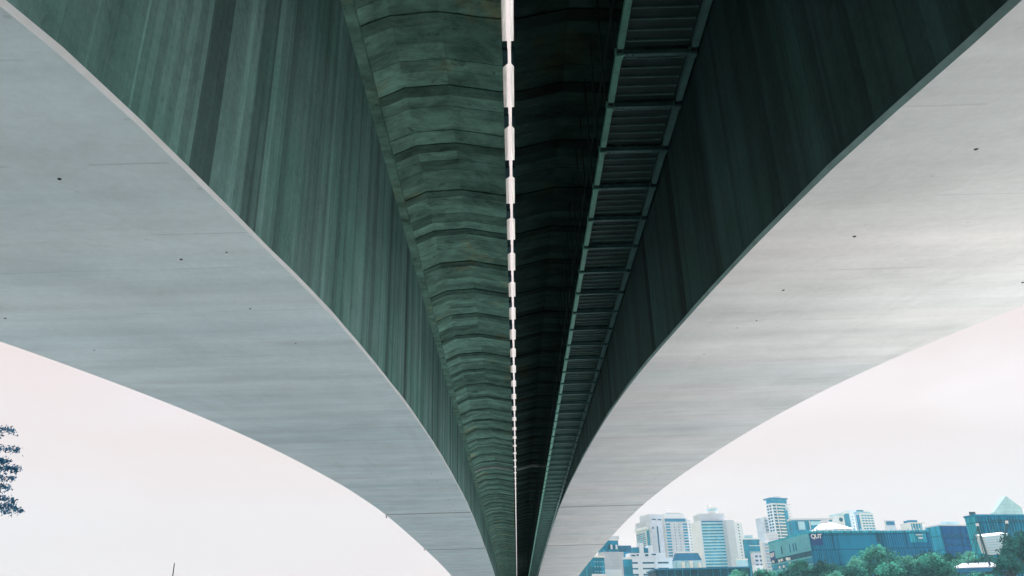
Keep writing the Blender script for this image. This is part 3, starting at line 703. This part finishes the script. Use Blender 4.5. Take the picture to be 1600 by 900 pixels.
fbox(b, 'window_band', M['teal_glass'], 'l', .0, 1.0, b.z(880), b.z(872), .1); fbox(b, 'floor_band', M['green_clad'], 'l', .0, 1.0, b.z(883), b.z(880) - .003, .5)
fbox(b, 'lower_glazing', M['teal_glass'], 'l', .0, 1.0, b.z(900), b.z(883.3), .12)
random.seed(12)
for q in range(9): u = .42 + random.random() * .5; z0 = b.z(random.choice([868.3, 867.5, 879])); fbox(b, 'balcony_screen', M['white_metal'], 'l', u, u + .03, z0, z0 + 1.0, .6)
fbox(b, 'loggia', M['white_metal'], 'l', .50, .52, b.z(880), b.z(872), .7)
sign(b.root, 'side_sign', b.D * .86, b.z(864), b.D * .14, 14.5 * px, 'l', 'QUT', 8.0 * px, -8.0 * px)
# 11 second ribbed block with poster
b = bldg('ribbed_block', 'second teal ribbed block with a bright poster patch, right of the navy-signed building', 'building', 1370, 1377, 1452, 832.5, 312, 6, M['teal_louvre'])
rbox(b, 'roof_edge', M['aqua_louvre'], -.003, 1.0, -.02, 1.0, b.H + .003, b.H + .7)
fbox(b, 'poster', M['aqua_louvre'], 'r', .56, .90, b.z(848.5), b.z(834), .3); fbox(b, 'poster_patch', M['white_metal'], 'r', .70, .84, b.z(837.5), b.z(836), .34); fbox(b, 'poster_patch', M['white_metal'], 'r', .74, .83, b.z(843), b.z(840.5), .34)
for q in range(16): mb = MB(); mb.box(b.W * (.03 + q * .06), b.W * (.055 + q * .06), .1, .4, b.H + .71, b.H + 1.1 + .3 * (q % 2)); mb.build('roof_vent', M['white_metal'] if q % 3 else M['aqua_wall'], b.root)
# 12 deep-blue block
b = bldg('blue_block', 'deep blue louvred block with a lighter aqua side, between poster block and tall right building', 'building', 1445, 1468, 1513, 821.5, 325, 16, M['blue_louvre'])
fbox(b, 'aqua_side', M['aqua_louvre'], 'l', 0, 1, 0, b.H - .02, .2)
rbox(b, 'roof_edge', M['white_metal'], -.01, 1.0, -.02, 1.0, b.H + .003, b.H + .5)
for yy in (836, 850): fbox(b, 'floor_band', M['dark_glass'], 'r', 0, 1, b.z(yy + 1.5), b.z(yy), .3)
rbox(b, 'roof_house', M['aqua_wall'], .35, .85, .3, .6, b.H + .51, b.H + 1.9)
# 13 tall right-hand building
b = bldg('louvred_building', 'big blue-teal louvred building at the right edge behind the masts', 'building', 1507, 1524, 1640, 806.5, 285, 12, M['teal_louvre'])
fbox(b, 'aqua_side', M['aqua_louvre'], 'l', 0, 1, 0, b.H - .02, .2)
rbox(b, 'roof_edge', M['teal_smooth'], -.02, 1.0, -.02, 1.0, b.H + .003, b.H + .6)
fbox(b, 'top_window', M['dark_glass'], 'r', .16, .66, b.z(815), b.z(812), .2); fbox(b, 'window', M['dark_glass'], 'r', .12, .32, b.z(832), b.z(827.5), .2); fbox(b, 'window', M['dark_glass'], 'r', .17, .23, b.z(827), b.z(818), .2)
rbox(b, 'roof_unit', M['mast'], -.03, .04, .2, .3, b.H + .61, b.H + 1.6)
for q in range(24): fbox(b, 'fin', M['aqua_louvre'], 'r', .01 + q * .041, .0125 + q * .041, 0, b.z(808), .35)
# sunlit trapezoid screen
c0 = at_y(1540, 864, 262)
mb = MB(); q4 = [at_y(1546, 867, 262), at_y(1567, 865.5, 262), at_y(1575, 834, 262), at_y(1536, 838, 262)]
t = empty('louvred_screen', (c0.x, 262, 8), 0, 'white trapezoid louvred screen standing between the two dark masts', 'screen')
loc = lambda p: Vector((p.x - c0.x, p.y - 262, p.z - 8))
A = [loc(p) for p in q4]; Bk = [p + Vector((.5, 5, 1)) for p in A]
mb.hexa(A, Bk); mb.build('body', M['white_wall'], t)
for q in range(7):
    f0 = (q + .6) / 7.4; f1 = f0 + .045
    l0 = A[0].lerp(A[3], f0); r0 = A[1].lerp(A[2], f0); l1 = A[0].lerp(A[3], f1); r1 = A[1].lerp(A[2], f1); d = Vector((0, -.3, 0))
    mb = MB(); mb.hexa([l0, r0, r1, l1], [l0 + d, r0 + d, r1 + d, l1 + d]); mb.build('louvre', M['aqua_wall'], t)
mb = MB(); mb.box(A[0].x + .6, A[0].x + 1.1, .8, 1.3, 0, A[0].z + .5); mb.build('post', M['mast'], t); mb = MB(); mb.box(A[1].x - 1.1, A[1].x - .6, .8, 1.3, 0, A[1].z + .5); mb.build('post', M['mast'], t)
# glass wedge tower
Yw = 900; P = lambda x, y: at_y(x, y, Yw)
a0 = P(1552, 830); t = empty('wedge_tower', (a0.x, Yw, 10), 0, 'pale glass tower with slanted pointed top at the right edge', 'building')
def wl(x, y, dy=0): p = P(x, y); return Vector((p.x - a0.x, dy, p.z - 10))
lw = wl(1551, 808); le = wl(1553, 800); pk = wl(1566.5, 776); rt = wl(1596, 793); rw = wl(1600, 808)
def ground(v): return Vector((v.x, v.y, 0))
mb = MB(); mid = Vector((wl(1570, 808).x, -8, 0))
b0, b1 = ground(lw), ground(rw)
top = [Vector((le.x, 0, le.z)), Vector((pk.x, -6, pk.z)), Vector((rt.x, 0, rt.z)), Vector((rt.x, 7, rt.z)), Vector((pk.x, 5, pk.z)), Vector((le.x, 7, le.z))]
bot = [Vector((lw.x, 0, 0)), Vector((pk.x + 4, -6, 0)), Vector((rw.x, 0, 0)), Vector((rw.x, 7, 0)), Vector((pk.x + 4, 5, 0)), Vector((lw.x, 7, 0))]
mb.hexa(bot, top); mb.build('wall', M['wedge'], t)
for q in range(8):
    zz = wl(0, 812 - q * 3.3).z; f = zz / pk.z
    xl_ = lw.x + (le.x - lw.x) * min(1, zz / le.z) + (0 if zz < le.z else (zz - le.z) / (pk.z - le.z) * (pk.x - le.x)); xr_ = pk.x + 4 * (1 - f)
    if xr_ - xl_ < 1.5: continue
    mb = MB(); mb.hexa([(xl_ + .6, -.4 if 0 else -(xl_ + .6 - lw.x) / (xr_ - lw.x) * 6 - .4, zz), (xr_ - .3, -6.3, zz), (xr_ - .3, -6.0, zz), (xl_ + .6, .2, zz)], [(xl_ + .6, -(xl_ + .6 - lw.x) / (xr_ - lw.x) * 6 - .4, zz + 1.1), (xr_ - .3, -6.3, zz + 1.1), (xr_ - .3, -6.0, zz + 1.1), (xl_ + .6, .2, zz + 1.1)]); mb.build('window_band', M['white_metal'], t)
# masts with stays, and the canopy
def mast(px, ptop, feet, label):
    p = at_y(px, ptop, 236); t = empty('cable_mast', (p.x, 236, 8), 0, label, 'mast'); zt = p.z - 8
    mb = MB(); fx, fy = feet[0]; f = at_y(fx, fy, 236); mb.tube([(f.x - p.x, 0, f.z - 8), (0, 0, zt)], [.34, .22], 8); mb.build('pole', M['mast'], t)
    for fx, fy in feet[1:]:
        f = at_y(fx, fy, 236); mb = MB(); mb.tube([(f.x - p.x, 0, f.z - 8), (0, 0, zt - .4)], .085, 6); mb.build('stay', M['mast'], t)
    mb = MB(); mb.tube([(0, 0, zt - .35), (0, 0, zt + .4)], .42, 8); mb.build('cap', M['white_metal'], t)
mast(1527, 820, [(1547, 884), (1509, 888), (1523, 887), (1541, 884)], 'left dark mast with splayed stays standing over the canopy roof')
mast(1573, 816, [(1566, 868), (1594, 842), (1579, 866)], 'right dark mast whose stay slants into the big tree')
p = at_y(1489, 888.5, 234); t = empty('canopy', (p.x, 234, 8), 0, 'flat wedge canopy with pinkish roof and dark blue fascia among the trees', 'canopy')
z1 = p.z - 8; w = at_y(1568, 880, 234).x - p.x; rise = at_y(1568, 879.5, 240).z - 8 - z1
mb = MB(); mb.hexa([(0, 0, z1), (w, 0, z1 + .05), (w, 6, z1 + rise), (w * .42, 6, z1 + rise - .1)], [(0, 0, z1 + .25), (w, 0, z1 + .3), (w, 6, z1 + rise + .2), (w * .42, 6, z1 + rise + .15)]); mb.build('roof', M['pink_wall'], t)
mb = MB(); mb.box(.8, w - .05, .2, .7, z1 - 1.0, z1 - .003); mb.build('fascia', M['blue_roof'], t)
for q in range(4): mb = MB(); mb.tube([(w * (.2 + q * .24), 3, 0), (w * (.2 + q * .24), 3, z1)], .15, 8); mb.build('post', M['mast'], t)
for q in range(3): mb = MB(); mb.box(w * (.25 + .2 * q), w * (.25 + .2 * q) + .25, 3.5, 3.8, z1 + .3, z1 + 1.5); mb.build('vent_pipe', M['mast'], t)

# ------------------------------------------------------------------ trees
M['leaf_dark'] = mat_leaf('dark_green_leaf', (.02, .12, .105)); M['leaf_mid'] = mat_leaf('mid_green_leaf', (.04, .21, .165)); M['leaf_pale'] = mat_leaf('yellow_green_leaf', (.08, .29, .23))
M['leaf_near'] = mat_leaf('blue_green_leaf', (.022, .085, .15), .4)
M['bark'] = mat_plain('grey_bark', (.05, .05, .048), .9, .1, 0, .25, 2)
def leaf_card(m, c, n, s, rng, t, asp=.5):
    a = n.orthogonal().normalized(); a = (Matrix.Rotation(rng.uniform(0, 6.283), 3, n) @ a); b = n.cross(a)
    m.face([c - a * s, c + b * s * asp, c + a * s, c - b * s * asp], t)
def make_tree(name, w, h, leaf, seed, nclump, nleaf, ls):
    """unit built at origin: trunk with limbs to clump centres; crown of many leaf cards in uneven clumps"""
    rng = random.Random(seed); t = bpy.data.objects.new(name, None); COL.objects.link(t); t.empty_display_size = .5
    tr = MB(); cr = MB(); fork = Vector((rng.uniform(-.2, .2), 0, h * .35))
    tr.tube([(0, 0, 0), (.1, .05, h * .18), tuple(fork)], [w * .05, w * .04, w * .032], 8)
    for i in range(nclump):
        th = rng.uniform(0, 6.283); ph = math.acos(rng.uniform(-.25, 1)); rr = rng.uniform(.45, 1) ** .6
        c = Vector((math.cos(th) * math.sin(ph) * w * .5 * rr, math.sin(th) * math.sin(ph) * w * .5 * rr, h * .58 + math.cos(ph) * h * .4 * rr))
        if i % 2 == 0: tr.tube([tuple(fork), tuple(fork.lerp(c, .5) + Vector((0, 0, -.2))), tuple(c)], [w * .022, w * .013, w * .005], 5)
        cs = w * rng.uniform(.12, .22); tone = rng.uniform(.0, 1)
        for _ in range(nleaf):
            d = Vector((rng.gauss(0, 1), rng.gauss(0, 1), rng.gauss(0, 1))).normalized(); q = rng.uniform(.35, 1.05)
            p = c + Vector((d.x, d.y, d.z * .7)) * cs * q
            n = (d + Vector((rng.gauss(0, .5), rng.gauss(0, .5), rng.gauss(.3, .5)))).normalized()
            leaf_card(cr, p, n, ls * rng.uniform(.6, 1.3), rng, min(1, max(0, tone + rng.uniform(-.12, .12))), .55)
    tr.build('trunk', M['bark'], t); cr.build('crown', leaf, t)
    return t
protos = [make_tree('broadleaf_tree', 10, 12, M['leaf_mid'], 5, 46, 70, .42), make_tree('broadleaf_tree', 10, 12, M['leaf_dark'], 9, 44, 70, .42),
          make_tree('broadleaf_tree', 10, 12, M['leaf_pale'], 14, 42, 64, .36), make_tree('broadleaf_tree', 10, 12, M['leaf_dark'], 31, 52, 64, .34)]
used = set()
#  kind, centre px, top py, width px, distance, label
TREES = [(0, 1368, 857, 62, 268, 'broad bright-green tree crown below the navy-signed teal wall, tallest of the middle group'),
 (2, 1412, 869, 46, 262, 'pale loose tree with light twigs right of the broad bright-green crown'),
 (1, 1452, 862, 56, 275, 'dark olive tree in front of the poster block'),
 (0, 1455, 870, 60, 226, 'rounded tree with pale flowering tips left of the canopy roof'),
 (3, 1591, 833, 68, 212, 'big dark clumped tree at the right edge in front of the tall blue building'),
 (3, 1572, 868, 44, 205, 'dark lower tree overlapping the right end of the canopy roof'),
 (2, 1508, 862, 42, 258, 'greyish-green tree behind the canopy under the left mast'),
 (1, 1482, 866, 40, 266, 'bluish-green tree below the deep blue block'),
 (1, 1538, 868, 40, 254, 'small tree filling the gap beneath the white trapezoid screen'),
 (0, 1250, 877, 42, 272, 'small round tree in front of the sage-green side wall'),
 (1, 1290, 878, 56, 258, 'dark tree below the square navy sign'),
 (3, 1325, 886, 56, 246, 'low dark tree between the sign tree and the broad bright crown'),
 (2, 1340, 869, 34, 285, 'slender feathery tree against the smooth teal panel'),
 (2, 1158, 891, 50, 258, 'pale green treetop in front of the long glass pavilion'),
 (0, 1190, 892, 44, 255, 'green treetop at the foot of the white banded flats'),
 (1, 1225, 891, 44, 262, 'dark treetop at the lower left of the sage-green wall'),
 (2, 1298, 893, 50, 232, 'yellow-green low treetop at the picture bottom under the navy sign'),
 (0, 1390, 884, 60, 224, 'nearer mid-green treetop below the broad bright crown'),
 (3, 1432, 880, 46, 220, 'dark glossy palm-like treetop left of the flowering tips'),
 (1, 1500, 896, 44, 210, 'dark treetop at the lower edge below the canopy fascia'),
 (0, 1528, 897, 46, 214, 'leafy treetop below the canopy posts')]
random.seed(77)
for kind, px_, py_, wpx, Y, lab in TREES:
    src = protos[kind]
    o = src if kind not in used else copy_tree(src)
    used.add(kind)
    top = at_y(px_, py_, Y); W_ = wpx * Y / 1320.0; zb = 3.0 + (Y - 215) * .07
    hgt = top.z - zb; s = W_ / 10.0
    o.location = (top.x, Y, top.z - 12 * s * .985) if 12 * s < hgt else (top.x, Y, zb)
    zs_ = s
    if 12 * s < hgt:                            # keep the crown's proportions, lengthen the trunk to reach the ground
        zs_ = s
        gap = hgt - 12 * s
        mb = MB(); mb.tube([(0, 0, -gap / s - .3), (0, 0, .1)], [.62, .5], 8); mb.build('lower_trunk', M['bark'], o)
    else: zs_ = hgt / 12 
    o.scale = (s, s, zs_); o.rotation_euler = (0, 0, random.uniform(0, 6.28))
    tag(o, lab, 'tree', 'trees on the far river bank')

# near tree at the left edge: only its outer sprays reach into the picture
rng = random.Random(8); base = at_y(-160, 700, 24)
t = empty('gum_tree', (base.x, 24, 0), 0, 'tree at the left edge with sparse drooping dark blue-green leaf sprays', 'tree')
tr = MB(); cr = MB(); zt = base.z
tr.tube([(0, 0, -.05), (.15, .1, zt * .6), (.1, .2, zt), (.3, .1, zt + 2.5)], [.2, .16, .11, .05], 10)
def spray(ax, ay, bx, by, n, dens=1.0):
    """branch between two pixels at the tree's distance, hung with leaves"""
    a = at_y(ax - 2, ay, 24) - Vector((base.x, 24, 0)); c = at_y(bx - 1, by, 24) - Vector((base.x, 24, 0))
    dy = rng.uniform(-.5, .5); a.y += dy; c.y += dy
    a.z, az = a.z, a.z
    mid = a.lerp(c, .55) + Vector((0, 0, .07))
    tr.tube([(.1, .15, min(zt + 1.8, a.z + .3)), tuple(a)], [.035, .014], 5); tr.tube([tuple(a), tuple(mid), tuple(c)], [.014, .008, .004], 5)
    for _ in range(int(n * 1.7)):
        f = rng.random() ** .85; p = (a.lerp(mid, f * 2) if f < .5 else mid.lerp(c, f * 2 - 1)) + Vector((rng.gauss(0, .05), rng.gauss(0, .09), rng.gauss(-.035, .055)))
        nrm = Vector((rng.gauss(0, .6), -1, rng.gauss(0, .6))).normalized()
        leaf_card(cr, p, nrm, rng.uniform(.03, .058), rng, rng.random(), .42)
for args in ((-60, 668, 8, 668, 60), (-50, 675, 33, 676, 150), (-40, 690, 22, 686, 46), (-40, 705, 28, 700, 150), (-30, 722, 14, 718, 110), (-40, 735, 30, 731, 190), (-30, 750, 18, 744, 90), (-20, 765, 10, 756, 40),
             (-40, 768, 22, 763, 80), (-30, 775, 26, 782, 130), (-30, 785, 34, 796, 130), (-30, 793, 12, 800, 50), (-120, 690, -30, 700, 300), (-130, 740, -30, 740, 300), (-130, 640, -40, 655, 200), (-120, 780, -30, 790, 250), (-180, 640, -90, 620, 250), (-250, 700, -170, 690, 300), (-230, 650, -160, 600, 250)):
    spray(*args)
tr.build('trunk', M['bark'], t); cr.build('crown', M['leaf_near'], t)
# slim mast on the left skyline
p = at_y(272.6, 880, 120); q = at_y(270.6, 905, 120)
mb = MB(); mb.tube([(0, 0, 0), (0, 0, p.z + 1.6)], [.16, .07], 8); o = mb.build('boat_mast', M['drain']); o.location = (p.x, 120, -1.6)
tag(o, 'lone thin grey mast tip low on the left skyline', 'mast')
#CITYEND
# ------------------------------------------------------------------ haze over the river and the city
m = MB(); m.box(-700, 1000, -140, 1000, -4, 150); hz_ = MB()
k = NT('river_haze'); nt_ = k.t; nt_.nodes.remove(k.b)
pv = nt_.nodes.new('ShaderNodeVolumePrincipled'); pv.inputs['Color'].default_value = (.42, .86, 1, 1); pv.inputs['Density'].default_value = .00020; pv.inputs['Anisotropy'].default_value = .2
nt_.links.new(pv.outputs[0], nt_.nodes['Material Output'].inputs['Volume'])
hb = m.build('haze', k.m); tag(hb, None, None, None, 'stuff')
# ------------------------------------------------------------------ light
world = bpy.data.worlds.new('World'); S.world = world; world.use_nodes = True
nt = world.node_tree; bg = nt.nodes['Background']
SUN_EL, SUN_AZ = R(52), R(33)                  # azimuth clockwise from +Y (the way the camera looks)
sky = nt.nodes.new('ShaderNodeTexSky'); sky.sky_type = 'NISHITA'; sky.sun_disc = False
sky.sun_elevation = SUN_EL; sky.sun_rotation = SUN_AZ; sky.air_density = 1.2; sky.dust_density = 2.5; sky.ozone_density = 1
tc = nt.nodes.new('ShaderNodeTexCoord'); nz = nt.nodes.new('ShaderNodeTexNoise'); mp = nt.nodes.new('ShaderNodeMapping')
mp.inputs['Scale'].default_value = (1.2, 1.2, 3.5); nt.links.new(tc.outputs['Generated'], mp.inputs[0]); nt.links.new(mp.outputs[0], nz.inputs['Vector'])
nz.inputs['Scale'].default_value = 1.6; nz.inputs['Detail'].default_value = 6
mr = nt.nodes.new('ShaderNodeMapRange'); nt.links.new(nz.outputs['Fac'], mr.inputs[0]); mr.inputs[1].default_value = .3; mr.inputs[2].default_value = .55; mr.inputs[3].default_value = .90; mr.inputs[4].default_value = 1.0
mx = nt.nodes.new('ShaderNodeMix'); mx.data_type = 'RGBA'; nt.links.new(mr.outputs[0], mx.inputs[0]); nt.links.new(sky.outputs[0], mx.inputs[6])
CLOUD = 2.92
mx.inputs[7].default_value = (CLOUD * .97, CLOUD * .80, CLOUD * .785, 1)
nt.links.new(mx.outputs[2], bg.inputs['Color']); bg.inputs['Strength'].default_value = .12
sl = bpy.data.lights.new('sun', 'SUN'); sl.energy = 5; sl.angle = R(.5); sl.color = (1, .96, .93)
so = bpy.data.objects.new('sun', sl); COL.objects.link(so)
sd = Vector((math.sin(SUN_AZ) * math.cos(SUN_EL), math.cos(SUN_AZ) * math.cos(SUN_EL), math.sin(SUN_EL)))
so.rotation_euler = sd.to_track_quat('Z', 'Y').to_euler()
vs = S.view_settings; vs.view_transform = 'Standard'; vs.look = 'None'; vs.gamma = 1; vs.exposure = 1.4; vs.use_curve_mapping = False
S.cycles.max_bounces = 10; S.cycles.diffuse_bounces = 7
